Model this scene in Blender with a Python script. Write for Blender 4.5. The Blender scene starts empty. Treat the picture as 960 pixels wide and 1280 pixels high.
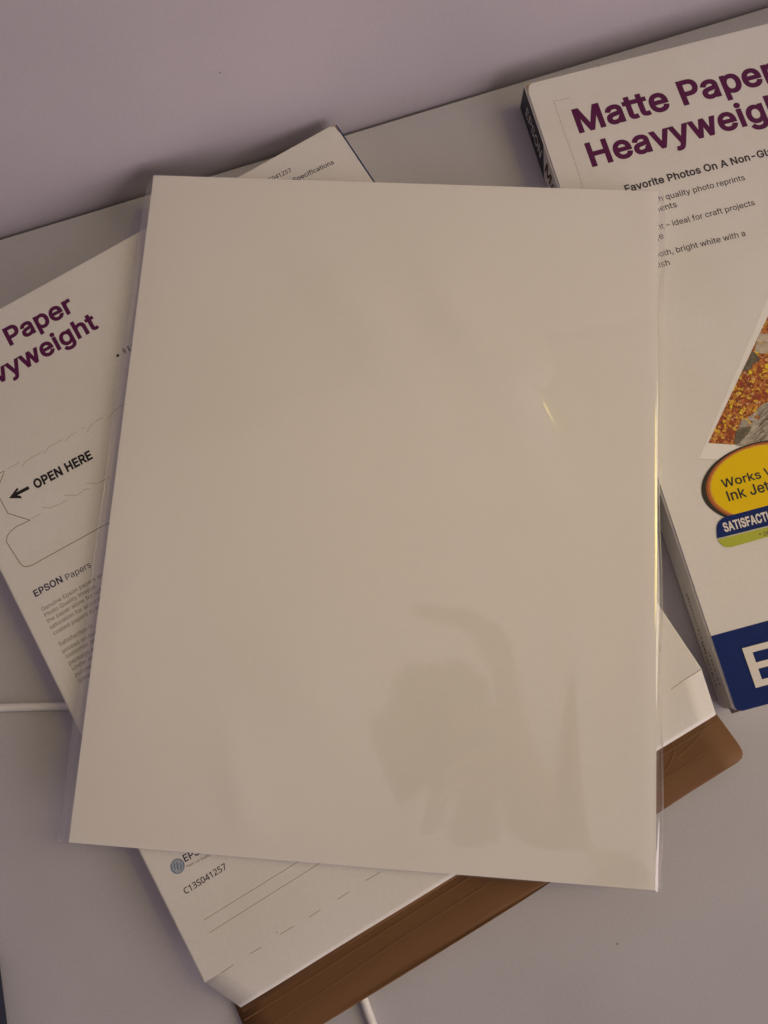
import bpy, bmesh, math, random, os
from mathutils import Vector, Matrix, noise
random.seed(7)
sc = bpy.context.scene
C = sc.collection
MM = 0.001

# ------------------------------------------------------------------ camera
cam_d = bpy.data.cameras.new('camera')
cam = bpy.data.objects.new('camera', cam_d); C.objects.link(cam)
cam.location = (0.0, 0.0, 0.32851)
cam.rotation_euler = (0.19516, 0.03858, -0.30249)
cam_d.sensor_fit = 'VERTICAL'; cam_d.sensor_height = 24.0
cam_d.lens = 24.0 * 980.58 / 1280.0
cam_d.clip_start = 0.005; cam_d.clip_end = 50.0
sc.camera = cam

# ------------------------------------------------------------------ room light
w = bpy.data.worlds.new('World'); sc.world = w; w.use_nodes = True
bg = w.node_tree.nodes['Background']
bg.inputs['Color'].default_value = (1.0, 0.80, 0.78, 1); bg.inputs['Strength'].default_value = 0.06

def lamp(name, loc, target, size, watts, col, spread=180):
    d = bpy.data.lights.new(name, 'AREA'); d.shape = 'DISK'; d.size = size
    d.energy = watts; d.color = col; d.spread = math.radians(spread)
    o = bpy.data.objects.new(name, d); C.objects.link(o); o.location = loc
    o.rotation_euler = (Vector(target) - Vector(loc)).to_track_quat('-Z', 'Y').to_euler()
    return o
lamp('warm_pool_fill', (0.75, 0.03, 1.0), (0.02, 0.055, 0), 0.42, 0.062, (1.0, 0.80, 0.14), 24)  # added narrow lamp: yellow pool imitating a lens colour cast, plus film glints
lamp('room_light', (0.927, -1.274, 0.525), (0.0, 0.05, 0), 1.25, 12.2, (1.0, 0.825, 0.835))
lamp('side_light', (1.371, -0.192, 0.975), (0.0, 0.05, 0), 0.80, 4.0, (1.0, 0.84, 0.66))
lamp('ceiling_glow', (0.05, -0.05, 2.0), (0.05, -0.05, 0), 3.2, 1.7, (1.0, 0.78, 0.85), 80)

sc.view_settings.view_transform = 'Standard'; sc.view_settings.look = 'None'
sc.view_settings.exposure = 0.41; sc.view_settings.gamma = 1.0
sc.view_settings.use_curve_mapping = False
sc.cycles.use_denoising = True
sc.cycles.max_bounces = 8; sc.cycles.transparent_max_bounces = 12
sc.cycles.sample_clamp_indirect = 4.0

# ------------------------------------------------------------------ measured layout (millimetres in each box's own frame)
D = {'arrow': [[-204.19, -79.7], [-199.19, -77.34], [-199.03, -78.34], [-200.46, -78.97], [-194.92, -79.19], [-194.94, -80.69], [-200.58, -80.4], [-199.42, -81.49], [-199.51, -82.56]], 'tear_dark': [[[-204.07, -67.55], [-200.76, -68.05], [-204.64, -71.75]], [[-207.46, -77.71], [-207.38, -85.22], [-200.63, -92.74]], [[-213.05, -95.66], [-212.09, -106.43], [-211.66, -108.13], [-210.96, -109.13], [-209.84, -109.67], [-208.02, -110.19], [-202.83, -110.22]], [[-202.83, -110.22], [-175.94, -110.84]], [[-200.63, -92.74], [-206.65, -92.19], [-209.69, -92.7], [-211.77, -93.86], [-213.05, -95.66]], [[-175.94, -110.84], [-168.38, -111.16]]], 'tear_faint': [[[-199.33, -68.02], [-193.64, -67.99]], [[-193.39, -70.43], [-191.25, -68.92], [-187.92, -68.66], [-182.66, -68.82]], [[-183.27, -70.36], [-179.59, -68.39], [-173.34, -68.76]], [[-172.81, -69.85], [-169.71, -68.67], [-166.86, -68.71]], [[-164.62, -68.54], [-162.86, -68.61]], [[-163.14, -71.31], [-160.79, -69.5], [-156.15, -68.85], [-154.11, -69.09]], [[-153.12, -70.71], [-150.69, -69.48], [-145.87, -68.53], [-140.4, -69.16]], [[-200.13, -92.45], [-195.73, -92.76]], [[-193.9, -90.45], [-191.09, -92.61], [-183.37, -93.36]], [[-183.51, -90.81], [-179.24, -93.56], [-175.41, -92.98], [-173.28, -93.67]], [[-173.19, -91.1], [-169.35, -93.6], [-163.46, -93.88]]], 'dashes': [[[-213.37, -283.31], [-207.93, -283.25]], [[-201.13, -283.03], [-196.35, -283.2]], [[-188.21, -282.89], [-182.36, -283.03]], [[-176.05, -283.21], [-170.95, -283.11]], [[-163.78, -283.25], [-158.56, -283.2]], [[-151.46, -282.94], [-145.2, -283.15]], [[-14.69, -283.32], [-8.41, -282.94], [-0.65, -283.0]], [[-9.05, -267.31], [-9.22, -268.63], [-10.27, -269.08]], [[-188.97, -281.19], [-188.89, -282.07]], [[-36.62, 0.26], [-36.47, -1.03]]], 'rect': [[-169.67, -264.37], [-210.41, -264.25], [-210.77, -269.13], [-162.78, -268.96]], 'logo': [[-210.22, -242.6], [-207.98, -243.92]], 'bullet': [[-136.21, -47.5], [-135.67, -47.83]], 'dots': [[[10.28, -12.31], [18.57, -12.68]], [[10.28, -12.31], [10.49, -45.98], [10.04, -59.36]]], 'photo': [[24.97, -181.72], [59.58, -193.65], [100.56, -120.16], [81.95, -118.84]], 'photo_border': [[19.28, -186.92], [57.33, -199.81], [109.6, -114.97], [81.92, -113.06]], 'ph_side_edge': [[66.51, -135.78], [28.54, -177.82]], 'rock': [[[60.93, -142.26], [64.77, -143.08], [63.42, -146.87], [58.03, -145.54]], [[58.12, -145.88], [63.31, -147.16], [61.85, -151.27], [58.74, -150.88], [56.02, -148.76]]], 'darkpatch': [[[47.81, -156.13], [50.95, -153.34], [55.08, -148.97], [56.19, -149.5], [56.86, -151.29], [57.06, -153.17], [53.71, -154.09], [52.19, -155.96], [49.61, -155.94]], [[37.43, -179.76], [40.26, -178.97], [44.28, -179.61], [41.67, -182.21], [35.86, -185.49], [34.84, -184.78]]], 'log': [[[38.77, -178.35], [41.32, -175.93], [45.93, -174.95], [49.8, -172.43], [54.77, -171.09], [53.42, -177.85], [44.28, -179.61], [40.19, -179.17]], [[43.44, -179.6], [48.04, -178.62], [53.13, -178.66], [49.25, -189.5], [35.33, -185.78], [38.64, -183.6]]], 'banner': [[15.51, -220.12], [16.57, -216.17], [17.45, -214.72], [18.67, -213.57], [20.07, -212.88], [21.89, -212.43], [26.02, -212.54], [39.37, -212.46], [57.77, -212.31], [54.89, -220.14], [36.58, -220.28]], 'band': [[15.54, -220.63], [36.39, -220.82], [54.6, -220.9], [53.41, -224.15], [35.08, -224.49], [20.09, -224.81], [17.96, -224.42], [16.81, -223.54], [16.04, -222.18]], 'navyband': [[0.69, -256.0], [23.93, -255.75], [72.8, -255.31], [61.06, -285.52], [2.9, -285.78], [0.64, -284.29]], 'tick': [[[34.74, 0.69], [34.77, -1.05], [35.95, 0.34]]], 'ell_outer': [0.25, 42.14, -202.64, 26.64, 16.25, 1.64], 'ell_orange': [0.25, 56.1, -203.41, 39.04, 17.91, 2.18], 'ell_yellow': [0.33, 48.07, -203.48, 28.78, 15.64, 1.84], 'HL': 14.88310953175324, 'HR': 14.604663743034273, 'BW': 24.66, 'BODY': [['Genuine Epson papers and', [-212.82, -129.42]], ['Photo Quality Images.', [-212.82, -132.12]], ['the paper allow for rich', [-212.87, -134.78]], ['saturation for accurate', [-213.0, -137.61]], ['coated papers to meet', [-212.81, -140.45]], ['Satisfaction is', [-212.81, -145.65]], ['printed on our', [-212.84, -148.79]], ['customer service', [-212.6, -151.29]], ['package and', [-212.73, -154.29]], ['Under our', [-212.48, -156.95]], ['purchase', [-212.63, -159.75]], ['(please', [-212.68, -162.43]]], 'TL': [['title_line', 'Matte Paper', 'Paper', [-174.52, -18.72], 31.74, 'plum', 0.026, None, 1.0, -0.0126], ['title_line', 'Heavyweight', 'weight', [-174.14, -31.82], 36.91, 'plum', 0.026, None, 1.0, 0.0003], ['stamp_text', 'RESEALABLE', 'RES', [-133.39, -48.42], 5.69, 'black', 0.024, 2.5, 1.5, -0.0228], ['open_text', 'OPEN HERE', 'OPEN HERE', [-192.71, -82.2], 26.75, 'black', 0.035, 4.28, 1.0, -0.0277], ['paragraph_heading', 'EPSON', 'EPSON', [-212.55, -122.75], 12.61, 'navyink', 0.02, None, 1.0, -0.0198], ['paragraph_heading', 'Papers', 'Papers', [-198.38, -123.34], 11.25, 'navyink', 0.002, None, 1.0, -0.0204], ['code_text', 'C13S041257', 'C13S041257', [-212.27, -252.92], 17.99, 'ink', 0.014, None, 1.0, 0.0022], ['maker_text', 'EPSON', 'EP', [-207.03, -242.83], 4.07, 'navyink', 0.016, None, 1.0, -0.0417], ['maker_text', 'Paper Lab Quality', 'Paper', [-207.32, -244.84], 3.12, 'brownink', 0.004, None, 1.0, -0.0834], ['code_text', 'S041257', '41257', [-36.79, -10.46], 7.95, 'navyink', 0.012, None, 1.0, -0.0856], ['code_text', 'Specifications', 'ecifications', [-26.94, -16.62], 16.25, 'navyink', 0.012, None, 1.0, -0.0813]], 'TR': [['title_line', 'Matte Paper', 'Matte', [16.64, -31.2], 42.85, 'plum', 0.026, None, 1.0, 0.0133], ['title_line', 'Heavyweight', 'Heavy', [17.19, -48.75], 46.75, 'plum', 0.026, None, 1.0, 0.0124], ['subtitle_line', 'Favorite Photos On A Non-Glare Paper', 'Photos On A', [46.93, -64.52], 27.36, 'ink', 0.026, None, 1.0, 0.0048], ['bullet_line', 'High quality photo reprints', 'quality photo reprints', [43.2, -72.56], 35.82, 'ink', 0.008, None, 1.0, -0.0045], ['bullet_line', 'enlargements', 'ents', [39.3, -77.24], 7.4, 'ink', 0.008, None, 1.0, 0.0176], ['bullet_line', 'Heavyweight – ideal for craft projects', 'ideal for craft projects', [42.12, -85.34], 36.92, 'ink', 0.008, None, 1.0, 0.0022], ['bullet_line', 'usage', 'e', [34.59, -89.86], 1.94, 'ink', 0.008, None, 1.0, 0.0], ['bullet_line', 'Smooth, bright white with a', 'bright white with a', [39.62, -97.76], 30.66, 'ink', 0.008, None, 1.0, -0.0091], ['bullet_line', 'finish', 'sh', [31.38, -102.46], 3.74, 'ink', 0.008, None, 1.0, 0.0107], ['badge_text', 'Works With', 'Works', [24.45, -201.16], 16.3, 'black', 0.016, 3.54, 1.0, -0.0012], ['badge_text', 'Ink Jet Printers', 'Ink', [24.95, -206.97], 7.7, 'black', 0.016, None, 1.0, 0.0078], ['banner_text', 'SATISFACTION', 'SATISFACT', [19.27, -218.47], 17.85, 'cream', 0.03, 3.83, 1.0, 0.0034], ['band_text', '* DETAILS', 'D', [33.75, -223.81], 1.25, 'ink', 0.006, None, 1.0, 0.0], ['logo_text', 'EPSON', 'E', [10.71, -278.83], 12.39, 'cream', 0.014, 15.44, 1.0, 0.0056]]}

# ------------------------------------------------------------------ materials
def mat(name, col, rough=0.5, spec=0.5, tint=None, scale=60.0, amount=0.35, speck=None, bump=0.0, bscale=900.0, coat=0.0):
    m = bpy.data.materials.new(name); m.use_nodes = True
    nt = m.node_tree; b = nt.nodes['Principled BSDF']
    b.inputs['Roughness'].default_value = rough
    b.inputs['Specular IOR Level'].default_value = spec
    if coat: b.inputs['Coat Weight'].default_value = coat; b.inputs['Coat Roughness'].default_value = 0.25
    tc = nt.nodes.new('ShaderNodeTexCoord')
    src = None
    if tint:
        n = nt.nodes.new('ShaderNodeTexNoise'); n.inputs['Scale'].default_value = scale; n.inputs['Detail'].default_value = 5
        nt.links.new(tc.outputs['Object'], n.inputs['Vector'])
        r = nt.nodes.new('ShaderNodeValToRGB'); r.color_ramp.elements[0].position = 0.35; r.color_ramp.elements[1].position = 0.65
        r.color_ramp.elements[0].color = (*col, 1)
        r.color_ramp.elements[1].color = (*[c + (t - c) * amount for c, t in zip(col, tint)], 1)
        nt.links.new(n.outputs['Fac'], r.inputs['Fac']); src = r.outputs['Color']
    else:
        b.inputs['Base Color'].default_value = (*col, 1)
    if speck:
        sc_, lo, hi = speck
        n2 = nt.nodes.new('ShaderNodeTexNoise'); n2.inputs['Scale'].default_value = sc_; n2.inputs['Detail'].default_value = 2
        nt.links.new(tc.outputs['Object'], n2.inputs['Vector'])
        mr = nt.nodes.new('ShaderNodeMapRange'); mr.inputs['From Min'].default_value = 0.3; mr.inputs['From Max'].default_value = 0.7
        mr.inputs['To Min'].default_value = lo; mr.inputs['To Max'].default_value = hi
        nt.links.new(n2.outputs['Fac'], mr.inputs['Value'])
        mx = nt.nodes.new('ShaderNodeMix'); mx.data_type = 'RGBA'; mx.blend_type = 'MULTIPLY'; mx.inputs['Factor'].default_value = 1
        if src: nt.links.new(src, mx.inputs['A'])
        else: mx.inputs['A'].default_value = (*col, 1)
        nt.links.new(mr.outputs['Result'], mx.inputs['B']); src = mx.outputs['Result']
    if src: nt.links.new(src, b.inputs['Base Color'])
    if bump:
        n3 = nt.nodes.new('ShaderNodeTexNoise'); n3.inputs['Scale'].default_value = bscale; n3.inputs['Detail'].default_value = 4
        nt.links.new(tc.outputs['Object'], n3.inputs['Vector'])
        bp = nt.nodes.new('ShaderNodeBump'); bp.inputs['Strength'].default_value = bump; bp.inputs['Distance'].default_value = 0.0004
        nt.links.new(n3.outputs['Fac'], bp.inputs['Height']); nt.links.new(bp.outputs['Normal'], b.inputs['Normal'])
    return m

M = dict(
    card=mat('white_card', (0.71, 0.70, 0.68), 0.42, 0.4, (0.655, 0.635, 0.585), 25, 0.6, (900, 0.975, 1.02), 0.9, 22),
    edge=mat('worn_card_edge', (0.30, 0.21, 0.14), 0.8, 0.2),
    kraft=mat('kraft_board', (0.185, 0.094, 0.042), 0.65, 0.2, (0.172, 0.086, 0.038), 22, 0.8, (1500, 0.96, 1.03), 0.12, 900),
    kraftline=mat('kraft_crease', (0.24, 0.132, 0.064), 0.6, 0.3),
    table=mat('table_laminate', (0.475, 0.468, 0.498), 0.5, 0.3, (0.435, 0.428, 0.455), 14, 0.8, (1150, 0.955, 1.04), 0.10, 1300),
    wall=mat('wall_paint', (0.485, 0.452, 0.50), 0.65, 0.3, (0.44, 0.41, 0.455), 8, 0.9, (700, 0.975, 1.02), 0.2, 300),
    paper=mat('photo_paper', (0.86, 0.85, 0.825), 0.55, 0.3, (0.84, 0.82, 0.785), 14, 0.5, (1300, 0.985, 1.01)),
    plum=mat('plum_print', (0.095, 0.010, 0.066), 0.55, 0.2),
    ink=mat('grey_print', (0.045, 0.035, 0.045), 0.6, 0.3),
    brownink=mat('brown_print', (0.10, 0.065, 0.04), 0.6, 0.3),
    body=mat('pale_grey_print', (0.19, 0.16, 0.13), 0.6, 0.3),
    black=mat('black_print', (0.012, 0.010, 0.010), 0.5, 0.35),
    navyink=mat('navy_text_print', (0.018, 0.016, 0.055), 0.5, 0.35),
    navy=mat('navy_print', (0.012, 0.027, 0.13), 0.6, 0.06, (0.015, 0.031, 0.145), 80, 0.7),
    spine=mat('dark_navy_print', (0.008, 0.012, 0.032), 0.42, 0.45),
    cream=mat('cream_print', (0.72, 0.69, 0.63), 0.5, 0.4),
    yellow=mat('yellow_print', (0.80, 0.56, 0.004), 0.5, 0.15, (0.77, 0.53, 0.004), 90, 0.6),
    orange=mat('orange_print', (0.50, 0.13, 0.018), 0.45, 0.4),
    rust=mat('rust_print', (0.30, 0.06, 0.018), 0.45, 0.4),
    green=mat('green_print', (0.40, 0.44, 0.030), 0.45, 0.4),
    tear=mat('tear_dark_line', (0.26, 0.205, 0.13), 0.7, 0.2),  # dark brown line colour for the tear cuts and label outline
    tearfaint=mat('tear_faint_line', (0.46, 0.41, 0.33), 0.7, 0.2),
    dash=mat('score_print', (0.33, 0.28, 0.21), 0.7, 0.2),
    border=mat('photo_border_print', (0.80, 0.79, 0.76), 0.4, 0.4),
    bordershade=mat('grey_border_print', (0.61, 0.595, 0.55), 0.45, 0.4),
    logo=mat('blue_grey_print', (0.16, 0.21, 0.30), 0.5, 0.4),
    logolight=mat('pale_blue_print', (0.42, 0.47, 0.53), 0.5, 0.4),
    cable=mat('cable_sheath', (0.74, 0.73, 0.73), 0.38, 0.5),
    leafred=mat('leaf_red_print', (0.36, 0.085, 0.035), 0.5, 0.2, (0.25, 0.05, 0.02), 900, 0.9),
    leafrust=mat('leaf_rust_print', (0.55, 0.19, 0.03), 0.45, 0.4, (0.45, 0.13, 0.025), 900, 0.9),
    leafgold=mat('leaf_gold_print', (0.74, 0.45, 0.035), 0.45, 0.4, (0.55, 0.28, 0.03), 900, 0.9),
    leafyellow=mat('leaf_yellow_print', (0.80, 0.60, 0.02), 0.45, 0.4),
    leafpink=mat('leaf_pink_print', (0.66, 0.36, 0.20), 0.45, 0.4),
    leafdark=mat('leaf_dark_print', (0.16, 0.045, 0.02), 0.45, 0.4),
    rock=mat('rock_print', (0.56, 0.49, 0.38), 0.45, 0.4, (0.36, 0.30, 0.23), 350, 0.9),
    log=mat('driftwood_print', (0.46, 0.42, 0.35), 0.45, 0.4, (0.24, 0.215, 0.18), 420, 1.0),
    darkpatch=mat('bark_print', (0.075, 0.062, 0.045), 0.45, 0.4, (0.16, 0.13, 0.10), 700, 0.9),
    gap=mat('gap_shade', (0.10, 0.08, 0.07), 0.9, 0.1),  # near-black colour stands in for shade inside the open corner
    phone=mat('phone_glass', (0.02, 0.02, 0.022), 0.35, 0.5),
    skin=mat('skin', (0.42, 0.24, 0.16), 0.55, 0.4, (0.36, 0.19, 0.12), 60, 0.6),
)
def film_material():
    m = bpy.data.materials.new('clear_film'); m.use_nodes = True
    nt = m.node_tree; nt.nodes.clear()
    out = nt.nodes.new('ShaderNodeOutputMaterial')
    tr = nt.nodes.new('ShaderNodeBsdfTransparent'); tr.inputs['Color'].default_value = (0.985, 0.98, 0.975, 1)
    gl = nt.nodes.new('ShaderNodeBsdfGlossy'); gl.inputs['Roughness'].default_value = 0.06
    gl.inputs['Color'].default_value = (1, 1, 1, 1)
    tc = nt.nodes.new('ShaderNodeTexCoord'); nz = nt.nodes.new('ShaderNodeTexNoise'); nz.inputs['Scale'].default_value = 30; nz.inputs['Detail'].default_value = 3
    bp = nt.nodes.new('ShaderNodeBump'); bp.inputs['Strength'].default_value = 0.35; bp.inputs['Distance'].default_value = 0.0006
    nt.links.new(tc.outputs['Object'], nz.inputs['Vector']); nt.links.new(nz.outputs['Fac'], bp.inputs['Height']); nt.links.new(bp.outputs['Normal'], gl.inputs['Normal'])
    lw = nt.nodes.new('ShaderNodeFresnel'); lw.inputs['IOR'].default_value = 1.5
    ge = nt.nodes.new('ShaderNodeNewGeometry'); mr = nt.nodes.new('ShaderNodeMapRange')   # the same air-to-film step from either side
    mr.inputs['To Min'].default_value = 1.5; mr.inputs['To Max'].default_value = 1 / 1.5
    nt.links.new(ge.outputs['Backfacing'], mr.inputs['Value']); nt.links.new(mr.outputs['Result'], lw.inputs['IOR'])
    mu = nt.nodes.new('ShaderNodeMath'); mu.operation = 'MULTIPLY'; mu.inputs[1].default_value = 2.2; mu.use_clamp = True
    g2 = nt.nodes.new('ShaderNodeBsdfGlossy'); g2.inputs['Roughness'].default_value = 0.27; nt.links.new(bp.outputs['Normal'], g2.inputs['Normal'])
    mg = nt.nodes.new('ShaderNodeMixShader'); mg.inputs['Fac'].default_value = 0.2
    nt.links.new(gl.outputs[0], mg.inputs[1]); nt.links.new(g2.outputs[0], mg.inputs[2])
    mx = nt.nodes.new('ShaderNodeMixShader')
    nt.links.new(lw.outputs['Fac'], mu.inputs[0]); nt.links.new(mu.outputs[0], mx.inputs['Fac'])
    nt.links.new(tr.outputs[0], mx.inputs[1]); nt.links.new(mg.outputs[0], mx.inputs[2])
    nt.links.new(mx.outputs[0], out.inputs['Surface'])
    return m
M['film'] = film_material()

# ------------------------------------------------------------------ helpers
def link_mesh(name, me, m, parent=None):
    o = bpy.data.objects.new(name, me); C.objects.link(o)
    if m is not None: me.materials.append(m)
    if parent: o.parent = parent
    return o
def from_bm(name, bm, m, parent=None, smooth=False):
    me = bpy.data.meshes.new(name); bm.normal_update(); bm.to_mesh(me); bm.free()
    if smooth:
        for p in me.polygons: p.use_smooth = True
    return link_mesh(name, me, m, parent)
def thing(name, label, cat, loc=(0, 0, 0), rz=0.0, group=None):
    o = bpy.data.objects.new(name, None); C.objects.link(o); o.empty_display_size = 0.02
    o.location = loc; o.rotation_euler = (0, 0, rz); tag(o, label, cat, group); return o
def tag(o, label, cat, group=None):
    o['label'] = label; o['category'] = cat
    if group: o['group'] = group
def box_bm(bm, x0, x1, y0, y1, z0, z1):
    v = [bm.verts.new((x, y, z)) for z in (z0, z1) for x, y in ((x0, y0), (x1, y0), (x1, y1), (x0, y1))]
    for f in ((3, 2, 1, 0), (4, 5, 6, 7), (0, 1, 5, 4), (1, 2, 6, 5), (2, 3, 7, 6), (3, 0, 4, 7)):
        bm.faces.new([v[i] for i in f])
def slab(name, pts, z0, z1, m, parent, bevel=0.0):          # a flat piece with thickness, outline in metres
    bm = bmesh.new()
    lo = [bm.verts.new((x, y, z0 if not callable(z0) else z0(x, y))) for x, y in pts]
    hi = [bm.verts.new((x, y, z1 if not callable(z1) else z1(x, y))) for x, y in pts]
    bm.faces.new(hi); bm.faces.new(lo[::-1]); n = len(pts)
    for i in range(n): bm.faces.new((lo[i], lo[(i + 1) % n], hi[(i + 1) % n], hi[i]))
    bmesh.ops.recalc_face_normals(bm, faces=bm.faces)
    return from_bm(name, bm, m, parent)
def mm(pts): return [(x * MM, y * MM) for x, y in pts]
def printed(name, pts, z, m, parent):                        # flat ink on the card
    bm = bmesh.new(); f = bm.faces.new([bm.verts.new((x, y, z)) for x, y in pts]); bm.normal_update()
    if f.normal.z < 0: f.normal_flip()
    bmesh.ops.triangulate(bm, faces=[f])
    return from_bm(name, bm, m, parent)
def line_bm(bm, pts, wd, z):                                 # a ribbon along a polyline
    P = [Vector((x, y, 0)) for x, y in pts]; L, R = [], []
    for i, p in enumerate(P):
        a = P[max(i - 1, 0)]; b = P[min(i + 1, len(P) - 1)]; d = (b - a).normalized(); n = Vector((-d.y, d.x, 0)) * wd / 2
        L.append(bm.verts.new((p.x + n.x, p.y + n.y, z))); R.append(bm.verts.new((p.x - n.x, p.y - n.y, z)))
    for i in range(len(P) - 1): bm.faces.new((R[i], R[i + 1], L[i + 1], L[i]))
def lines(name, polys, wd, z, m, parent, wob=0.0):
    for pl in polys:
        bm = bmesh.new(); q = []
        for i in range(len(pl) - 1):
            (x0, y0), (x1, y1) = pl[i], pl[i + 1]; n = max(1, int(math.hypot(x1 - x0, y1 - y0) / 1.2)) if wob else 1
            for k in range(n):
                t = k / n; q.append((x0 + (x1 - x0) * t + (random.uniform(-wob, wob) if k else 0), y0 + (y1 - y0) * t + (random.uniform(-wob, wob) if k else 0)))
        q.append(tuple(pl[-1])); line_bm(bm, mm(q), wd * MM, z); from_bm(name, bm, m, parent)
def ellipse(cx, cy, a, b, n=72): return [(cx + a * math.cos(2 * math.pi * i / n), cy + b * math.sin(2 * math.pi * i / n)) for i in range(n)]
def clip_line(pts, keep):                                    # keep the part of a polygon where keep(p) >= 0
    out = []
    for i in range(len(pts)):
        p, q = pts[i], pts[(i + 1) % len(pts)]; a, b = keep(p), keep(q)
        if a >= 0: out.append(p)
        if (a < 0) != (b < 0): t = a / (a - b); out.append((p[0] + (q[0] - p[0]) * t, p[1] + (q[1] - p[1]) * t))
    return out

# lettering: Blender's own bundled typeface, turned into flat mesh outlines
FONT = None
try:
    fp = os.path.join(bpy.utils.system_resource('DATAFILES'), 'fonts', 'Inter.woff2')
    if os.path.exists(fp): FONT = bpy.data.fonts.load(fp)
except Exception: FONT = None
def inside(p, poly):
    c = False; n = len(poly)
    for i in range(n):
        (x0, y0), (x1, y1) = poly[i], poly[i - 1]
        if (y0 > p[1]) != (y1 > p[1]) and p[0] < (x1 - x0) * (p[1] - y0) / (y1 - y0) + x0: c = not c
    return c
from mathutils.geometry import delaunay_2d_cdt
def area2(p): return sum(p[i - 1].x * p[i].y - p[i].x * p[i - 1].y for i in range(len(p)))
def grow(p, d):                                              # move an outline outwards (d > 0) along its normals
    n = len(p); out = []
    for i in range(n):
        e0 = (p[i] - p[i - 1]); e1 = (p[(i + 1) % n] - p[i])
        n0 = Vector((e0.y, -e0.x)).normalized(); n1 = Vector((e1.y, -e1.x)).normalized()
        m_ = (n0 + n1); k = max(0.45, m_.length / 2)
        out.append(p[i] + (m_.normalized() * d / k if m_.length > 1e-6 else n0 * d))
    return out
_cache = {}
FONT2 = None
try:
    fp = os.path.join(bpy.utils.system_resource('DATAFILES'), 'fonts', 'NotoSansHebrew-Regular.woff2')
    if os.path.exists(fp): FONT2 = bpy.data.fonts.load(fp)
except Exception: FONT2 = None
def text_mesh(s, bold, track=1.0):                           # every letter outline filled on its own, so overlaps stay solid
    key = (s, bold, track)
    if key not in _cache:
        cu = bpy.data.curves.new('lettering', 'FONT'); cu.body = s; cu.size = 1.0
        cu.space_character = track + 1.2 * bold; cu.dimensions = '2D'
        fnt = FONT2 if FONT2 and '1' in s else FONT
        if fnt: cu.font = fnt
        cu.body = s.replace('I', '\u0399') if fnt == FONT and FONT else s
        o = bpy.data.objects.new('lettering', cu); C.objects.link(o); bpy.context.view_layer.update()
        cv = o.to_curve(bpy.context.evaluated_depsgraph_get()); loops = []
        for sp in cv.splines:
            pts = []; bz = sp.bezier_points; n = len(bz)
            for i in range(n):
                a, b = bz[i], bz[(i + 1) % n]; p0, p1, p2, p3 = a.co.xy, a.handle_right.xy, b.handle_left.xy, b.co.xy
                flat = abs((p1 - p0).cross(p3 - p0)) + abs((p2 - p0).cross(p3 - p0)) < 1e-5
                for k in range(1 if flat else 5):
                    t = k / 5; u = 1 - t; q_ = p0 * u ** 3 + p1 * 3 * u * u * t + p2 * 3 * u * t * t + p3 * t ** 3
                    if not pts or (q_ - pts[-1]).length > 1e-4: pts.append(q_)
            if len(pts) > 2 and (pts[0] - pts[-1]).length < 1e-4: pts.pop()
            if len(pts) > 2: loops.append(pts)
        o.to_curve_clear(); bpy.data.objects.remove(o); bpy.data.curves.remove(cu)
        big = max(loops, key=lambda p: abs(area2(p))); sg = 1 if area2(big) > 0 else -1
        loops = [p if sg > 0 else p[::-1] for p in loops]
        if bold: loops = [grow(p, bold) for p in loops]
        vs, es = [], []
        for p in loops:
            n0_ = len(vs); vs += p; es += [(n0_ + i, n0_ + (i + 1) % len(p)) for i in range(len(p))]
        V, _e, T3, *_r = delaunay_2d_cdt(vs, es, [], 0, 1e-6)
        bx = [(min(q_.x for q_ in p), max(q_.x for q_ in p), min(q_.y for q_ in p), max(q_.y for q_ in p), p) for p in loops]
        F = []
        for t3 in T3:
            c = (V[t3[0]] + V[t3[1]] + V[t3[2]]) / 3; wn = 0
            for x0_, x1_, y0_, y1_, p in bx:
                if not (x0_ <= c.x <= x1_ and y0_ <= c.y <= y1_): continue
                for i in range(len(p)):
                    a, b = p[i - 1], p[i]
                    if (a.y <= c.y) != (b.y <= c.y):
                        xx = a.x + (b.x - a.x) * (c.y - a.y) / (b.y - a.y)
                        if xx > c.x: wn += 1 if b.y > a.y else -1
            if wn != 0: F.append(list(t3))
        used = sorted({k for f in F for k in f}); mp = {k: i for i, k in enumerate(used)}
        V = [(V[k].x, V[k].y, 0) for k in used]; F = [[mp[k] for k in f] for f in F]
        _cache[key] = (V, F)
    V, F = _cache[key]; me = bpy.data.meshes.new('lettering'); me.from_pydata(V, [], F); return me
def xr(s, bold, track):
    me = text_mesh(s, bold, track); xs = [v.co.x for v in me.vertices]; bpy.data.meshes.remove(me); return min(xs), max(xs)
def put_text(spec, z, parent, xf=None):
    name, full, sub, A, width, mk, bold, cap, track, ang = spec
    i = full.index(sub); a, b = xr(sub, bold, track); _, x1 = xr(full[:i + len(sub)], bold, track); x0 = x1 - (b - a)
    sx = width / (b - a); sy = sx
    if cap:
        mz = text_mesh('H', bold); ys = [v.co.y for v in mz.vertices]; bpy.data.meshes.remove(mz); sy = cap / (max(ys) - min(ys))
    me = text_mesh(full, bold, track); me.name = name
    ca, sa = math.cos(ang), math.sin(ang); base = bold * 0.9
    for v in me.vertices:
        x, y = (v.co.x - x0) * sx, (v.co.y + base) * sy
        x, y = (A[0] + x * ca - y * sa) * MM, (A[1] + x * sa + y * ca) * MM
        v.co = (x, y, z)
    return link_mesh(name, me, M[mk], parent)

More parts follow.
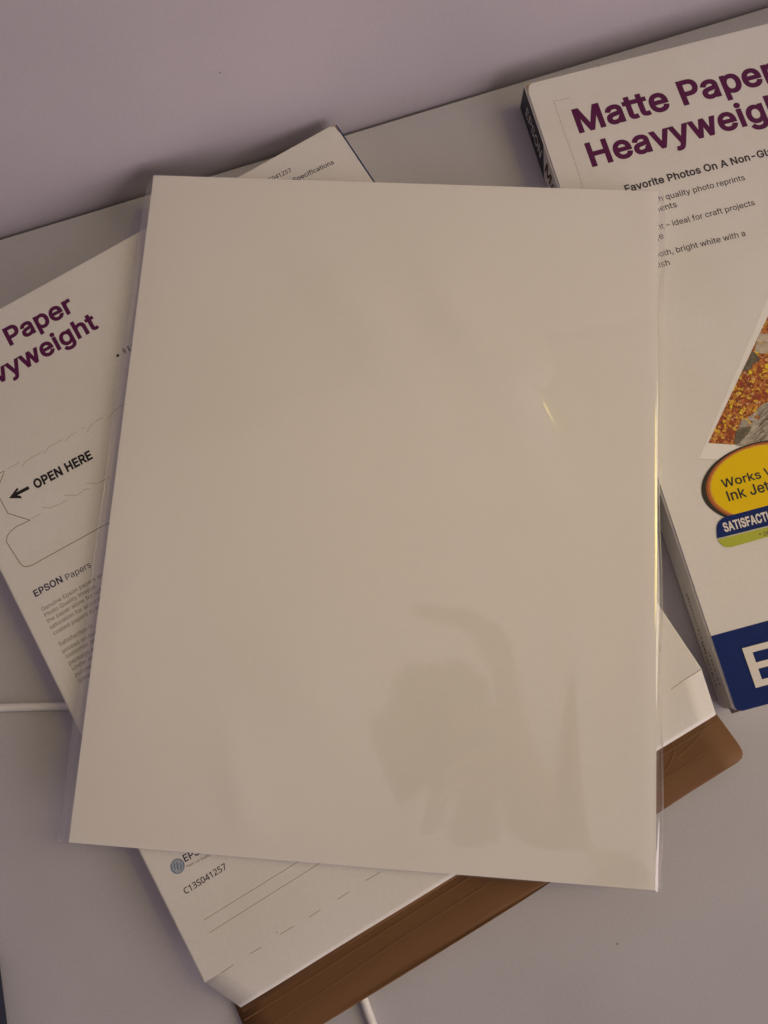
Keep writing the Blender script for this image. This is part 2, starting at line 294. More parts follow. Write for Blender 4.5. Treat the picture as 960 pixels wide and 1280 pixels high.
# ------------------------------------------------------------------ the setting
WY = 0.24694
def plane(name, pts, m, n=1):
    bm = bmesh.new(); bm.faces.new([bm.verts.new(p) for p in pts]); o = from_bm(name, bm, m); o['kind'] = 'structure'; return o
bm = bmesh.new(); box_bm(bm, -1.1, 1.1, -0.9, WY - 0.0014, -0.03, 0.0)
bmesh.ops.bevel(bm, geom=[e for e in bm.edges if all(v.co.z > -0.001 and v.co.y > 0.2 for v in e.verts)], offset=0.0012, segments=3, affect='EDGES')
t = from_bm('tabletop', bm, M['table']); t['kind'] = 'structure'
bm = bmesh.new(); box_bm(bm, -1.6, 1.6, WY, WY + 0.06, -0.72, 0.40); o = from_bm('wall', bm, M['wall']); o['kind'] = 'structure'

# ------------------------------------------------------------------ box lying on its front, end flap open
LB = (0.03942, 0.24148, 0.0); LTH = 0.23645; HL = D['HL'] * MM; LW = 0.2207; LL = 0.2832
lb = thing('paper_box', 'white paper box printed OPEN HERE with its brown kraft flap open, beneath the blank sheet', 'box', LB, LTH, 'matte paper boxes')
def body(name, x0, x1, y0, y1, h, parent, rag=0.0):
    bm = bmesh.new(); box_bm(bm, x0, x1, y0, y1, 0.0003, h)
    bmesh.ops.bevel(bm, geom=[e for e in bm.edges if not all(v.co.y < y0 + 1e-5 for v in e.verts)], offset=0.0007, segments=2, affect='EDGES')
    return from_bm(name, bm, M['card'], parent, False)
body('carton', -LW, 0, -LL, 0, HL, lb)
E_ = 0.000012
def xyz(p, z): return (p[0] * MM, p[1] * MM, z)
# white end flap, bending down past the score
bm = bmesh.new(); rows = []
N = 9
for i in range(N + 1):
    s = i / N; y = -LL + 0.00005 - s * 0.0140; zt = HL - 0.0005 * s ** 2
    xl = -LW + 0.0006 + 0.0072 * s; xr_ = 0.0 - 0.0004 - 0.0050 * s
    rows.append([(xl + (xr_ - xl) * k / 24, y - (-LL - y) * 0 + (-0.0030 * s * (k / 24)) * 0.9, zt + 0.0003 * math.sin(k * 0.9) * s) for k in range(25)])
top = [[bm.verts.new(c) for c in r] for r in rows]; bot = [[bm.verts.new((c[0], c[1], c[2] - 0.0005)) for c in r] for r in rows]
for i in range(N):
    for k in range(24):
        bm.faces.new((top[i][k], top[i + 1][k], top[i + 1][k + 1], top[i][k + 1])); bm.faces.new((bot[i][k + 1], bot[i + 1][k + 1], bot[i + 1][k], bot[i][k]))
for k in range(24): bm.faces.new((top[N][k], bot[N][k], bot[N][k + 1], top[N][k + 1]))
for i in range(N):
    bm.faces.new((bot[i][0], bot[i + 1][0], top[i + 1][0], top[i][0])); bm.faces.new((top[i][24], top[i + 1][24], bot[i + 1][24], bot[i][24]))
bmesh.ops.recalc_face_normals(bm, faces=bm.faces)
from_bm('end_flap', bm, M['card'], lb, True)
# kraft tuck flap lying out on the table
def rounded(pts, rad):
    out = []
    for i, p in enumerate(pts):
        r = rad[i]
        if r <= 0: out.append(p); continue
        a = Vector(pts[i - 1]); b = Vector(p); c = Vector(pts[(i + 1) % len(pts)])
        u = (a - b).normalized(); v = (c - b).normalized()
        for k in range(7):
            t_ = k / 6; q = (b + u * r) * (1 - t_) ** 2 + b * 2 * t_ * (1 - t_) + (b + v * r) * t_ ** 2; out.append((q.x, q.y))
    return out
kp = mm([(-218.6, -284.5), (-219.6, -319.8), (-120, -321.2), (-1.6, -321.2), (-1.9, -300.5), (-2.4, -284.5)])
kp = rounded(kp, [0, 0.005, 0, 0.0045, 0, 0])
def flap_z(x, y): return 0.0006 + 0.0033 * min(1.0, max(0.0, (-0.286 - y) / 0.028))
bm = bmesh.new(); nn = 14
def cut_row(pts, y):                                          # where a line of constant y crosses the outline
    r = []
    for i in range(len(pts)):
        (xa, ya), (xb, yb) = pts[i], pts[(i + 1) % len(pts)]
        if (ya <= y) != (yb <= y): r.append(xa + (xb - xa) * (y - ya) / (yb - ya))
    return min(r), max(r)
ya, yb = max(p[1] for p in kp) - 1e-5, min(p[1] for p in kp) + 1e-5
ys_ = [ya + (yb - ya) * (1 - (1 - i / nn) ** 1.6) for i in range(nn + 1)]
fr = []
for y in ys_:
    xa, xb = cut_row(kp, y); fr.append([(xa + (xb - xa) * k / 20, y - (0.0012 if False else 0), flap_z(xa, y) + 0.0005 + 0.00025 * math.sin(k * 0.7) * (ya - y) / 0.03) for k in range(21)])
tp = [[bm.verts.new(c) for c in r] for r in fr]; bo = [[bm.verts.new((c[0], c[1], c[2] - 0.0005)) for c in r] for r in fr]
for i in range(nn):
    for k in range(20):
        bm.faces.new((tp[i][k], tp[i + 1][k], tp[i + 1][k + 1], tp[i][k + 1])); bm.faces.new((bo[i][k + 1], bo[i + 1][k + 1], bo[i + 1][k], bo[i][k]))
    bm.faces.new((bo[i][0], bo[i + 1][0], tp[i + 1][0], tp[i][0])); bm.faces.new((tp[i][20], tp[i + 1][20], bo[i + 1][20], bo[i][20]))
for k in range(20): bm.faces.new((tp[nn][k], bo[nn][k], bo[nn][k + 1], tp[nn][k + 1]))
bmesh.ops.recalc_face_normals(bm, faces=bm.faces); from_bm('kraft_flap', bm, M['kraft'], lb, True)
# inner end panel rising behind the flap
bm = bmesh.new()
prof = [(-0.3016, 0.0038), (-0.2985, 0.0042), (-0.2962, 0.0052), (-0.2935, 0.0066), (-0.2900, 0.0080), (-0.2855, 0.0088)]
va = [[bm.verts.new((x, y, z_)) for y, z_ in prof] for x in (-0.2170, -0.0040)]
vb = [[bm.verts.new((x, y, z_ - 0.0005)) for y, z_ in prof] for x in (-0.2170, -0.0040)]
n = len(prof)
for i in range(n - 1):
    bm.faces.new((va[0][i], va[1][i], va[1][i + 1], va[0][i + 1])); bm.faces.new((vb[0][i + 1], vb[1][i + 1], vb[1][i], vb[0][i]))
    for s in (0, 1): bm.faces.new((va[s][i], va[s][i + 1], vb[s][i + 1], vb[s][i]))
bm.faces.new((va[0][0], vb[0][0], vb[1][0], va[1][0])); bmesh.ops.recalc_face_normals(bm, faces=bm.faces)
from_bm('inner_panel', bm, M['kraft'], lb, True)
def on_flap(x, y): return (x * MM, y * MM, flap_z(x * MM, y * MM) + 0.0005 + 0.00030)
def flap_line(name, pts, wd):
    q = []
    for i in range(len(pts) - 1):
        (x0, y0), (x1, y1) = pts[i], pts[i + 1]; n = max(1, int(math.hypot(x1 - x0, y1 - y0) / 4))
        q += [(x0 + (x1 - x0) * k / n, y0 + (y1 - y0) * k / n) for k in range(n)]
    q.append(pts[-1]); bm = bmesh.new(); line_bm(bm, mm(q), wd * MM, 0)
    for v in bm.verts: v.co.z = on_flap(v.co.x / MM, v.co.y / MM)[2]
    return from_bm(name, bm, M['kraftline'], lb)
flap_line('crease', [(-218, -304.2), (-2.5, -304.6)], 0.35); flap_line('crease', [(-218, -311.0), (-150, -309.6), (-100, -309.9)], 0.3); flap_line('crease', [(-60, -312.6), (-14, -311.8)], 0.25)
arc = [(-38 + 15 * math.cos(a), -302 - 8.5 * math.sin(a)) for a in [math.radians(5 + 165 * i / 20) for i in range(21)]]
arc2 = [(-27 + 20 * math.cos(a), -301 + 7 * math.sin(a)) for a in [math.radians(275 + 85 * i / 14) for i in range(15)]]
flap_line('thumb_cut', arc, 0.3); flap_line('thumb_cut', arc2, 0.3)
# thin navy strip along the right-hand edge near the top
bm = bmesh.new(); bm.faces.new([bm.verts.new(p) for p in ((0.00025, -0.062, HL - 0.0007), (0.00025, -0.0012, HL - 0.0007), (-0.00045, -0.0012, HL + 0.00003), (-0.00045, -0.062, HL + 0.00003))])
bmesh.ops.recalc_face_normals(bm, faces=bm.faces); from_bm('navy_side_strip', bm, M['navy'], lb)
printed('scuffed_corner', mm([(-3.2, -0.9), (-0.8, -0.75), (-0.7, -5.5), (-1.0, -5.0), (-1.2, -1.6)]), HL + 0.00005, M['edge'], lb)
for s in D['TL']: put_text(s, HL + 0.00003, lb)
for s, A in D['BODY']:
    ln = 'Genuine Epson papers'; a, b = xr(ln, 0.004, 1.0)
    me = text_mesh(s, 0.004); sx = D['BW'] / (b - a)
    for v in me.vertices: v.co = ((A[0] + v.co.x * sx) * MM, (A[1] + v.co.y * sx) * MM, HL + E_)
    me.name = 'paragraph_line'; link_mesh('paragraph_line', me, M['body'], lb)
printed('open_arrow', mm(D['arrow']), HL + E_, M['black'], lb)
lines('tear_line', D['tear_dark'], 0.38, HL + E_, M['tear'], lb, 0.05)
lines('perforation', D['tear_faint'], 0.28, HL + E_, M['tearfaint'], lb, 0.16)
lines('score_mark', D['dashes'], 0.24, HL + E_ * 2, M['dash'], lb, 0.04)
lines('label_outline', [D['rect']], 0.2, HL + E_, M['tear'], lb)
cx, cy = D['bullet'][0]; printed('stamp_dot', mm(ellipse(cx, cy, 0.65, 0.65, 20)), HL + E_, M['black'], lb)
cx, cy = D['logo'][0]; rr = 2.75
lg = printed('emblem', mm(ellipse(cx, cy, rr, rr, 40)), HL + E_, M['logo'], lb)
bm = bmesh.new()
for k in (-1.5, -0.5, 0.6, 1.6):
    pts = []
    for i in range(13):
        s = -0.85 + 1.7 * i / 12; x = k + 0.35 * math.sin(s * 4 + k); lim = math.sqrt(max(0, 1 - (x / rr) ** 2)) * 0.93
        pts.append((cx + x, cy + s * lim * rr / 0.9))
    line_bm(bm, mm(pts), 0.42 * MM, HL + 2 * E_)
from_bm('emblem_stripe', bm, M['logolight'], lg)

# ------------------------------------------------------------------ box showing its front
RB = (0.12643, 0.23263, 0.0); RTH = -0.05286; HR = D['HR'] * MM; RL = 0.2848; RW = 0.2207
rb = thing('paper_box', 'white paper box face up with plum Matte Paper title, yellow oval badge and navy band', 'box', RB, RTH, 'matte paper boxes')
bm = bmesh.new(); box_bm(bm, 0, RW, -RL, 0, 0.0003, HR)
bmesh.ops.bevel(bm, geom=[e for e in bm.edges], offset=0.0008, segments=3, affect='EDGES'); from_bm('carton', bm, M['card'], rb)
Z = HR + 0.00003
for s in D['TR']:
    if s[0] in ('badge_text', 'banner_text', 'band_text', 'logo_text'): continue
    put_text(s, Z, rb)
def xlim(x1): return lambda p: x1 - p[0]
bm = bmesh.new()
for (x0, y0), (x1, y1) in [(d[i], d[i + 1]) for d in D['dots'] for i in range(len(d) - 1)]:
    n = int(math.hypot(x1 - x0, y1 - y0) / 1.0)
    for k in range(n):
        t_ = k / n; x, y = x0 + (x1 - x0) * t_, y0 + (y1 - y0) * t_
        bm.faces.new([bm.verts.new(((x + 0.2 * math.cos(a)) * MM, (y + 0.2 * math.sin(a)) * MM, Z)) for a in [i * math.pi / 3 for i in range(6)]])
from_bm('dotted_line', bm, M['ink'], rb)['kind'] = 'stuff'
lines('nick', D['tick'], 0.3, Z, M['edge'], rb)
# the printed snapshot of autumn leaves
cut = xlim(RW * 1000 - 4)
pb = clip_line(D['photo_border'], cut); off = [(x - 0.25, y - 0.4) for x, y in pb]
printed('snapshot_shade', mm(clip_line(off, cut)), Z, M['bordershade'], rb)
printed('snapshot_border', mm(pb), Z + E_, M['border'], rb)
ph = clip_line(D['photo'], cut)
snap = printed('snapshot', mm(ph), Z + 2 * E_, M['leafred'], rb)
leafm = [M[k] for k in ('leafred', 'leafrust', 'leafgold', 'leafyellow', 'leafpink', 'leafdark')]
bm = bmesh.new(); xs = [p[0] for p in ph]; ys = [p[1] for p in ph]; cnt = 0
def cut_in(pts):                                              # keep a leaf inside the printed picture
    n = len(ph); cxm, cym = sum(p[0] for p in ph) / n, sum(p[1] for p in ph) / n
    for i in range(n):
        (x0, y0), (x1, y1) = ph[i], ph[(i + 1) % n]; sg = 1 if (x1 - x0) * (cym - y0) - (y1 - y0) * (cxm - x0) > 0 else -1
        pts = clip_line(pts, lambda p: sg * ((x1 - x0) * (p[1] - y0) - (y1 - y0) * (p[0] - x0)))
        if len(pts) < 3: return []
    return pts
for k in range(5200):
    x = random.uniform(min(xs) - 1, min(max(xs), min(xs) + 45)); y = random.uniform(min(ys) - 1, max(ys))
    g = noise.noise(Vector((x * 0.22, y * 0.22, 3)))
    ci = random.choices(range(6), (6.5, 7.5, 3 + 7 * max(g, 0), 0.8 + 12 * max(g - 0.05, 0), 3.4, 2.8))[0]
    r = random.uniform(0.35, 1.0) if ci in (4, 5) else random.uniform(0.5, 1.7)
    nl = random.choice((4, 5, 6)); a0 = random.uniform(0, 6.28); st = random.uniform(0.55, 1); pts = []
    for i in range(nl * 2):
        a = a0 + math.pi * i / nl; q = r * (1 if i % 2 == 0 else random.uniform(0.4, 0.7)) * random.uniform(0.7, 1); ux, uy = q * math.cos(a), q * math.sin(a) * st
        pts.append((x + ux * math.cos(a0) - uy * math.sin(a0), y + ux * math.sin(a0) + uy * math.cos(a0)))
    pts = cut_in(pts)
    if len(pts) < 3: continue
    f = bm.faces.new([bm.verts.new((px * MM, py * MM, Z + 3 * E_ + k * 1e-8)) for px, py in pts]); f.material_index = ci
bmesh.ops.triangulate(bm, faces=bm.faces)
lf = from_bm('leaf_litter', bm, None, snap); lf['kind'] = 'stuff'
for m_ in leafm: lf.data.materials.append(m_)
def on_photo(poly):
    (ax, ay), (bx, by) = D['ph_side_edge']; k = (bx - ax) / (by - ay)
    return clip_line(clip_line([tuple(p) for p in poly], lambda p: p[0] - (ax + (p[1] - ay) * k) - 0.02), lambda p: p[1] - min(q[1] for q in ph[:2]) - 0.02 * p[0] * 0 - 0.05)
def rough_poly(poly, am):
    out = []
    for i in range(len(poly)):
        (x0, y0), (x1, y1) = poly[i], poly[(i + 1) % len(poly)]
        n = max(1, int(math.hypot(x1 - x0, y1 - y0) / 0.5))
        for k in range(n): t_ = k / n; out.append((x0 + (x1 - x0) * t_ + random.uniform(-am, am), y0 + (y1 - y0) * t_ + random.uniform(-am, am)))
    return out
for nm, key, mk, zz in (('boulder', 'rock', 'rock', 9), ('bark', 'darkpatch', 'darkpatch', 8), ('driftwood', 'log', 'log', 7)):
    for i, poly in enumerate(D[key]): printed(nm, mm(on_photo(rough_poly(on_photo(poly), 0.14))), Z + (zz + 0.5 * i) * E_, M[mk], snap)
bm = bmesh.new()
for k in range(16):
    y = D['log'][0][2][1] - 1.2 * k * 0.75; x = D['log'][0][2][0] + 2 - 0.5 * k + random.uniform(0, 3)
    q = [(x + 1.1 * i, y + 0.55 * i + random.uniform(-.25, .25)) for i in range(random.choice((4, 6, 9)))]
    q = [p for p in q if inside(p, ph) and any(inside(p, l_) for l_ in D['log'])]
    if len(q) > 1: line_bm(bm, mm(q), random.uniform(0.12, 0.4) * MM, Z + 10 * E_)
from_bm('driftwood_grain', bm, M['darkpatch'], snap)
# yellow oval badge
_, ox, oy, oa, ob, _ = D['ell_outer']
AS = 1.64
def ov(left, top, bot, asp):                                  # oval from its left end and vertical span
    b_ = (top - bot) / 2; a_ = b_ * asp; return ellipse(left + a_, (top + bot) / 2, a_, b_, 96)
badge = printed('badge', mm(ellipse(ox, oy, oa, ob, 96)), Z + 12 * E_, M['black'], rb)
lx = ox - oa
for i, (mk, dx, dt, db) in enumerate((('rust', 1.9, 0.55, 0.45), ('orange', 2.7, 0.95, 0.95), ('leafgold', 3.5, 1.4, 1.5), ('yellow', 4.1, 1.8, 1.8))):
    printed('badge_ring' if i < 3 else 'badge_face', mm(ov(lx + dx, oy + ob - dt, oy - ob + db, (oa - dx * 0.55) / ob)), Z + (13 + i) * E_, M[mk], badge)
printed('banner', mm(D['banner']), Z + 18 * E_, M['navy'], rb)
printed('green_band', mm(D['band']), Z + 18 * E_, M['green'], rb)
printed('navy_band', mm(clip_line(clip_line(D['navyband'], lambda p: RW * 1000 - 0.9 - p[0]), lambda p: p[0] - 0.75)), Z, M['navy'], rb)
for s in D['TR']:
    if s[0] in ('badge_text', 'banner_text', 'band_text', 'logo_text'): put_text(s, Z + 20 * E_, rb)
# spine on the left-hand side: dark navy field, lettering, pale lower part
def side(pts, name, m, d=0.00006):
    bm = bmesh.new(); bm.faces.new([bm.verts.new((-d, y * MM, z_ * MM)) for y, z_ in pts]); bm.normal_update()
    for f in bm.faces:
        if f.normal.x > 0: f.normal_flip()
    return from_bm(name, bm, m, rb)
side([(-0.9, 0.6), (-0.9, 13.5), (-31.5, 13.7), (-40.0, 0.6)], 'navy_side_strip', M['spine'])
def side_text(s, y0, wid, z0, cap, mk, bold):
    me = text_mesh(s, bold); xs = [v.co.x for v in me.vertices]; ys = [v.co.y for v in me.vertices]
    for v in me.vertices:
        u = (v.co.x - min(xs)) / (max(xs) - min(xs)); h = (v.co.y - min(ys)) / (max(ys) - min(ys))
        v.co = (-0.00013, (y0 - u * wid) * MM, (z0 + h * cap) * MM)
    me.name = 'spine_text'; link_mesh('spine_text', me, M[mk], rb)
side_text('EPSON', -8.2, 23.6, 4.4, 5.2, 'cream', 0.004)
side_text('Matte Paper', -38.6, 60, 3.6, 7.5, 'brownink', 0.018)
bm = bmesh.new()
for y0, y1, z0 in ((-238, -262, 5.5), (-262, -276, 8.8), (-258, -276, 4.6)):
    y = y0
    while y > y1:
        d = random.uniform(0.4, 1.3); h = random.uniform(0.7, 1.3)
        bm.faces.new([bm.verts.new((-0.00007, a * MM, b * MM)) for a, b in ((y, z0), (y - d, z0), (y - d, z0 + h), (y, z0 + h))]); y -= d + random.uniform(0.4, 1.0)
bmesh.ops.recalc_face_normals(bm, faces=bm.faces); from_bm('small_print_mark', bm, M['body'], rb)['kind'] = 'stuff'
printed('scuffed_corner', mm([(0.8, -0.75), (3.6, -0.8), (2.2, -1.4), (1.3, -3.2), (0.75, -6)]), HR + 0.00004, M['edge'], rb)
slab('tuck_gap_shade', mm([(0.8, -RL * 1000 - 1.7), (4.8, -RL * 1000 - 1.5), (5.2, -RL * 1000 + 0.6), (0.5, -RL * 1000 + 0.6)]), 0.0090, 0.0098, M['gap'], rb)  # dark piece at the inner fold, painting the shaded hole of the corner

# ------------------------------------------------------------------ third box, only its navy edge reaches the picture
nb = thing('navy_box', 'navy blue box whose edge just reaches the lower left corner', 'box', (-0.1882, -0.0552, 0), -0.071)
bm = bmesh.new(); box_bm(bm, -0.11, 0, -0.16, 0, 0.0003, 0.0118); bmesh.ops.bevel(bm, geom=[e for e in bm.edges], offset=0.0009, segments=3, affect='EDGES'); from_bm('carton', bm, M['spine'], nb)
bm = bmesh.new(); box_bm(bm, -0.1106, 0.0005, -0.1606, 0.0005, 0.0119, 0.0150); bmesh.ops.bevel(bm, geom=[e for e in bm.edges], offset=0.0009, segments=3, affect='EDGES'); from_bm('lid', bm, M['navy'], nb)

# ------------------------------------------------------------------ cables
def cable(name, pts, r, label, z=None):
    cu = bpy.data.curves.new(name, 'CURVE'); cu.dimensions = '3D'; cu.bevel_depth = r; cu.bevel_resolution = 5; cu.use_fill_caps = True
    sp = cu.splines.new('NURBS'); sp.points.add(len(pts) - 1); sp.use_endpoint_u = True; sp.order_u = 3
    for p, q in zip(sp.points, pts): p.co = (*q, 1)
    o = bpy.data.objects.new(name, cu); C.objects.link(o); bpy.context.view_layer.update()
    me = bpy.data.meshes.new_from_object(o.evaluated_get(bpy.context.evaluated_depsgraph_get())); bpy.data.objects.remove(o)
    me.materials.clear()
    for p in me.polygons: p.use_smooth = True
    m_ = link_mesh(name, me, M['cable']); tag(m_, label, 'cable', 'white cables'); return m_
cable('cable', [(-0.30, 0.060, 0.0018), (-0.23, 0.0515, 0.0018), (-0.1683, 0.0355, 0.0018), (-0.1425, 0.0279, 0.0018), (-0.1235, 0.0225, 0.0018)], 0.0017, 'white cable running in from the left edge to the OPEN HERE box')
cable('cable', [(-0.0566, -0.1065, 0.0018), (-0.0561, -0.1121, 0.0018), (-0.0558, -0.1165, 0.0018), (-0.0554, -0.1209, 0.0018), (-0.0550, -0.1280, 0.0018), (-0.058, -0.16, 0.0018), (-0.09, -0.24, 0.0018)], 0.0017, 'white cable leaving from under the brown kraft flap at the bottom edge')

# ------------------------------------------------------------------ the blank sheet and its clear sleeve
Q = [(-0.0452, 0.2382), (0.1609, 0.1597), (0.0589, -0.1013), (-0.1436, -0.0228)]   # TL TR BR BL of the sheet
QC = Vector((sum(p[0] for p in Q) / 4, sum(p[1] for p in Q) / 4))
QTH = -0.3671
def loc_q(p): d = Vector(p) - QC; c, s = math.cos(-QTH), math.sin(-QTH); return Vector((c * d.x - s * d.y, s * d.x + c * d.y))
q = [loc_q(p) for p in Q]
ZP = 0.0204                                                    # top of the sheet
def quad(u, v): return q[0] * (1 - u) * (1 - v) + q[1] * u * (1 - v) + q[2] * u * v + q[3] * (1 - u) * v   # u right, v down
def droop(u, v): return 0.0006 * math.sin(math.pi * u) * v ** 6
sleeve = thing('clear_sleeve', 'clear glossy plastic sleeve around the blank white sheet, lying across both boxes', 'sleeve', (QC.x, QC.y, 0.0152), QTH)
sheet = thing('paper_sheet', 'blank white sheet of paper inside the clear plastic sleeve on top of the boxes', 'paper', (QC.x, QC.y, 0.0170), QTH)
bm = bmesh.new(); NU, NV = 30, 38; T_ = []; B_ = []
for j in range(NV + 1):
    T_.append([]); B_.append([])
    for i in range(NU + 1):
        u, v = i / NU, j / NV; p = quad(u, v); z_ = ZP + droop(u, v) - 0.0170
        T_[-1].append(bm.verts.new((p.x, p.y, z_))); B_[-1].append(bm.verts.new((p.x, p.y, z_ - 0.0028)))
for j in range(NV):
    for i in range(NU):
        bm.faces.new((T_[j][i], T_[j + 1][i], T_[j + 1][i + 1], T_[j][i + 1])); bm.faces.new((B_[j][i + 1], B_[j + 1][i + 1], B_[j + 1][i], B_[j][i]))
for i in range(NU):
    bm.faces.new((T_[0][i], T_[0][i + 1], B_[0][i + 1], B_[0][i])); bm.faces.new((T_[NV][i + 1], T_[NV][i], B_[NV][i], B_[NV][i + 1]))
for j in range(NV):
    bm.faces.new((T_[j + 1][0], T_[j][0], B_[j][0], B_[j + 1][0])); bm.faces.new((T_[j][NU], T_[j + 1][NU], B_[j + 1][NU], B_[j][NU]))
bmesh.ops.recalc_face_normals(bm, faces=bm.faces)
from_bm('sheet', bm, M['paper'], sheet)

# sleeve: upper and lower film welded along the long sides
def bump2(x, y, cx, cy, ang, ln, wd, h):
    dx, dy = x - cx, y - cy; a = dx * math.cos(ang) + dy * math.sin(ang); b = -dx * math.sin(ang) + dy * math.cos(ang)
    return h * math.exp(-(a / ln) ** 2 - (b / wd) ** 2)
WR = [(0.775, 0.315, math.radians(58), 0.050, 0.034, 0.00105), (0.775, 0.335, math.radians(62), 0.085, 0.020, 0.0013), (0.60, 0.26, math.radians(48), 0.13, 0.03, 0.0007), (0.70, 0.30, math.radians(55), 0.22, 0.040, 0.0022), (0.46, 0.24, math.radians(52), 0.25, 0.06, 0.0018),
      (0.92, 0.46, math.radians(15), 0.08, 0.03, 0.0002), (0.30, 0.93, math.radians(70), 0.12, 0.03, 0.0007), (0.42, 0.80, math.radians(40), 0.16, 0.05, 0.0006),
      (0.88, 0.80, math.radians(88), 0.25, 0.03, 0.0006), (0.62, 0.93, math.radians(110), 0.10, 0.03, 0.0006)]
def film_h(u, v):
    x, y = u, v * 1.29
    h = sum(bump2(x, y, a, b * 1.29, an, l, w_, hh) for a, b, an, l, w_, hh in WR)
    h += 0.0011 * (noise.noise(Vector((u * 2.6, v * 3.1, 4))) + 0.6) * 0.5
    e = min(1.0, min(u, 1 - u, v, 1 - v) / 0.05); return 0.00035 + max(h, 0) * (e * e * (3 - 2 * e))
LM, RM = 0.0047, 0.0022
us = [-LM / 0.2178 * (1 - k / 6) for k in range(6)] + [k / 90 * 0.99 for k in range(91)] + [0.99 + 0.01 * k / 10 for k in range(1, 11)] + [1 + RM / 0.2178 * k / 10 for k in range(1, 11)]
nv = 130
def film_pt(u, v, side_):
    mrg = 0.0004 if v > 0.5 else 0.0004
    vv = -0.0012 + 1.0024 * v
    lm = 1.0
    uu = u
    if u < 0:
        lm = 0.62 + 0.45 * math.sin(min(v * 2.2, 1.0) * math.pi / 2) + 0.05 * math.sin(v * 23); lm *= min(1, 0.35 + v * 30); uu = u * lm
    if u > 1: uu = 1 + (u - 1) * (1 + 0.30 * math.sin(v * 8 + 1) + 0.14 * math.sin(v * 23) + 0.25 * bump2(0, v, 0, 0.43, 0, 1, 0.02, 1))
    p = quad(uu, vv); zt = ZP + droop(max(0, min(1, u)), v); lo = ZP - 0.0034
    seam = 0.0183
    if u < 0: s = -u * 0.2178 / LM; f = s * s * (3 - 2 * s); hi_ = (zt + 0.0005) * (1 - f) + seam * f; lo_ = lo * (1 - f) + (seam - 0.00012) * f
    elif u > 1: s = (u - 1) * 0.2178 / RM; f = s ** 1.4; hi_ = (zt + 0.00055) * (1 - f) + seam * f; lo_ = lo * (1 - f) + (seam - 0.00012) * f
    else: hi_ = zt + film_h(u, v); lo_ = lo
    RB_ = 0.0034 + 0.0008 * math.sin(v * 7 + 0.5) + 0.0004 * math.sin(v * 19)         # the right edge rolls over like a soft tube
    d_ = (u - 1) * 0.2178 + 0.0016                                                   # distance from where the roll begins
    if d_ > 0:
        g_ = d_ / (0.0016 + RM); hi2 = zt + 0.0009 - RB_ * (1 - math.sqrt(max(0.0, 1 - min(1, d_ / max(RB_, 0.0039)) ** 2)))
        hi_ = max(seam, hi2) if u > 1 else max(hi2, zt + 0.0002)
    elif d_ > -0.012: k_ = 1 + d_ / 0.012; hi_ += (zt + 0.0009 - hi_) * k_ * k_ * (3 - 2 * k_)
    hi_ += 0.00003 * math.sin(v * 60)
    return (p.x, p.y, (hi_ if side_ else lo_) - 0.0152)
def film_sheet(name, side_, par):
    bm = bmesh.new(); G = [[bm.verts.new(film_pt(u, j / nv, side_)) for u in us] for j in range(nv + 1)]
    for j in range(nv):
        for i in range(len(us) - 1):
            f = (G[j][i], G[j + 1][i], G[j + 1][i + 1], G[j][i + 1]); bm.faces.new(f if side_ else f[::-1])
    return from_bm(name, bm, M['film'], par, True)
film_sheet('upper_film', True, sleeve); film_sheet('lower_film', False, sleeve)
def seam(name, u0, par):
    bm = bmesh.new(); pts = []
    for j in range(nv + 1): p = film_pt(u0, j / nv, True); pts.append(p)
    rows = [[bm.verts.new((x + 0.00018 * math.cos(a), y, z_ - 0.00006 + 0.00018 * math.sin(a))) for a in [k * math.pi / 3 for k in range(6)]] for x, y, z_ in pts]
    for j in range(nv):
        for k in range(6): bm.faces.new((rows[j][k], rows[j][(k + 1) % 6], rows[j + 1][(k + 1) % 6], rows[j + 1][k]))
    bmesh.ops.recalc_face_normals(bm, faces=bm.faces); return from_bm(name, bm, M['film'], par, True)
seam('weld_seam', us[0], sleeve); seam('weld_seam', us[-1], sleeve)

# ------------------------------------------------------------------ dust
def speck(loc, r, label, seed):
    bm = bmesh.new(); bmesh.ops.create_icosphere(bm, subdivisions=1, radius=r)
    for v in bm.verts: v.co *= 1 + 0.4 * noise.noise(v.co * 3000 + Vector((seed, 0, 0)))
    o = from_bm('dust_speck', bm, M['ink']); o.location = loc; tag(o, label, 'speck', 'dust specks')
speck((-0.0031, 0.24665, 0.0560), 0.00024, 'tiny dark speck high on the lilac wall above the small print box corner', 1)
speck((0.0421, -0.1216, 0.0002), 0.00026, 'tiny dark speck on the bare grey tabletop below the sheet corner', 2)
speck((0.0093, -0.1053, 0.0001), 0.00015, 'faint smaller speck on the grey tabletop just beyond the kraft flap', 3)

# ------------------------------------------------------------------ the phone that takes the picture and the hand round it (they show as a dark reflection in the film)
cm = Matrix.Translation(cam.location) @ cam.rotation_euler.to_matrix().to_4x4()
phone = thing('phone', 'dark phone held above the blank sheet, mirrored faintly in its clear sleeve', 'phone', cm @ Vector((0.020, -0.045, 0.018)))
phone.rotation_euler = cam.rotation_euler
bm = bmesh.new(); box_bm(bm, -0.036, 0.040, -0.090, 0.056, -0.0045, 0.0045)
bmesh.ops.bevel(bm, geom=[e for e in bm.edges if abs(e.verts[0].co.z - e.verts[1].co.z) > 0.005], offset=0.010, segments=6, affect='EDGES')
bmesh.ops.bevel(bm, geom=[e for e in bm.edges if abs(e.verts[0].co.z - e.verts[1].co.z) < 1e-6], offset=0.0015, segments=2, affect='EDGES')
from_bm('case', bm, M['phone'], phone)
bm = bmesh.new(); bmesh.ops.create_cone(bm, cap_ends=True, segments=32, radius1=0.0070, radius2=0.0070, depth=0.0016, matrix=Matrix.Translation((0.016, 0.050, -0.0052))); from_bm('lens_ring', bm, M['phone'], phone)
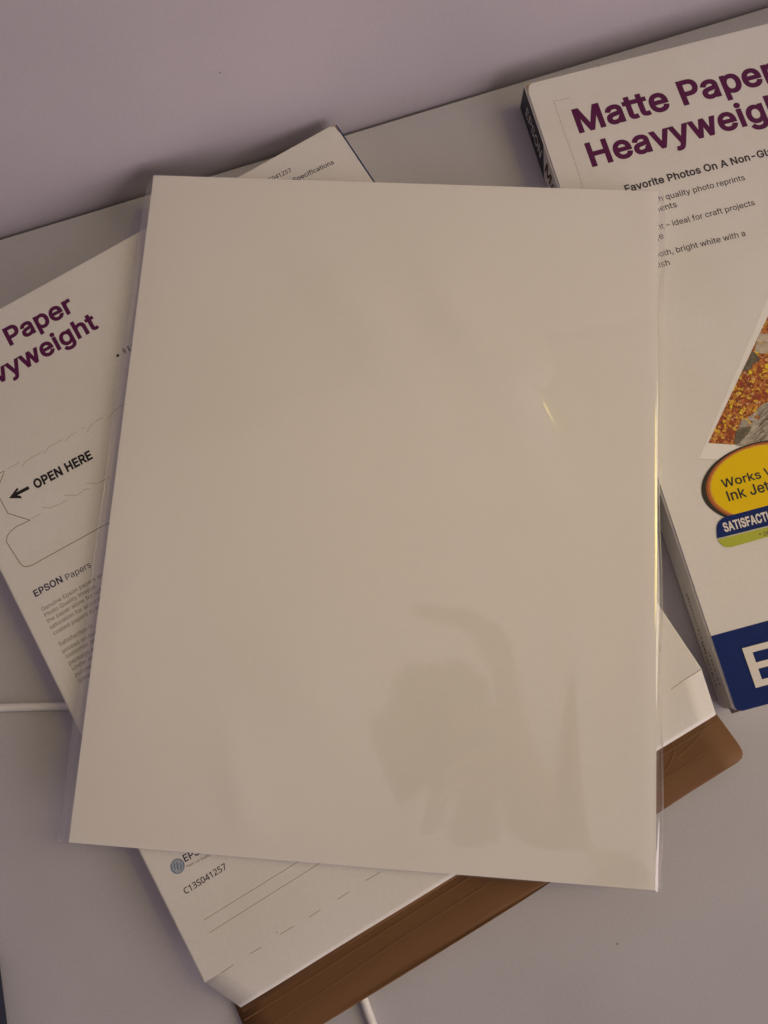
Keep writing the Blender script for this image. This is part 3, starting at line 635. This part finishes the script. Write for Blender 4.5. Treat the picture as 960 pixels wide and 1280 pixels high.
JT = [((0.075, -0.075, 0.004), 0.026), ((0.062, -0.040, 0.008), 0.024), ((0.110, -0.095, 0.010), 0.023), ((0.21, -0.20, 0.03), 0.036),
      ((0.060, -0.005, 0.008), 0.012), ((0.052, 0.062, 0.006), 0.0095), ((0.020, 0.083, 0.002), 0.0092), ((-0.024, 0.092, 0.000), 0.0082),
      ((0.050, -0.012, 0.018), 0.011), ((0.056, 0.006, -0.010), 0.0095), ((0.028, 0.012, -0.0145), 0.0085), ((0.004, 0.010, -0.0135), 0.0072),
      ((0.056, -0.034, 0.016), 0.011), ((0.058, -0.020, -0.011), 0.0095), ((0.026, -0.016, -0.0148), 0.0085), ((0.000, -0.018, -0.0135), 0.0072),
      ((0.062, -0.056, 0.014), 0.010), ((0.060, -0.046, -0.011), 0.0090), ((0.034, -0.042, -0.0140), 0.0080), ((0.014, -0.044, -0.0130), 0.0068),
      ((0.066, -0.066, 0.024), 0.013), ((0.048, -0.036, 0.0200), 0.0105), ((0.034, -0.002, 0.0165), 0.0090)]
ED = [(0, 1), (0, 2), (2, 3), (1, 4), (4, 5), (5, 6), (6, 7), (1, 8), (8, 9), (9, 10), (10, 11), (1, 12), (12, 13), (13, 14), (14, 15), (0, 16), (16, 17), (17, 18), (18, 19), (0, 20), (20, 21), (21, 22)]
me = bpy.data.meshes.new('hand'); me.from_pydata([p for p, r in JT], ED, [])
tmp = bpy.data.objects.new('hand', me); C.objects.link(tmp)
md = tmp.modifiers.new('skin', 'SKIN'); sv = me.skin_vertices[0] if me.skin_vertices else None
if sv is None:
    bpy.context.view_layer.objects.active = tmp; bpy.ops.mesh.customdata_skin_add(); sv = me.skin_vertices[0]
for i, (p, r) in enumerate(JT): sv.data[i].radius = (r, r); sv.data[i].use_root = (i == 0)
ss = tmp.modifiers.new('smooth', 'SUBSURF'); ss.levels = 2; ss.render_levels = 2
bpy.context.view_layer.update()
hm = bpy.data.meshes.new_from_object(tmp.evaluated_get(bpy.context.evaluated_depsgraph_get())); bpy.data.objects.remove(tmp)
hm.materials.clear(); hm.name = 'hand'
for p in hm.polygons: p.use_smooth = True
hand = link_mesh('hand', hm, M['skin']); hand.location = phone.location; hand.rotation_euler = phone.rotation_euler
tag(hand, 'hand holding the phone above the sheet, mirrored faintly in the clear sleeve', 'hand')
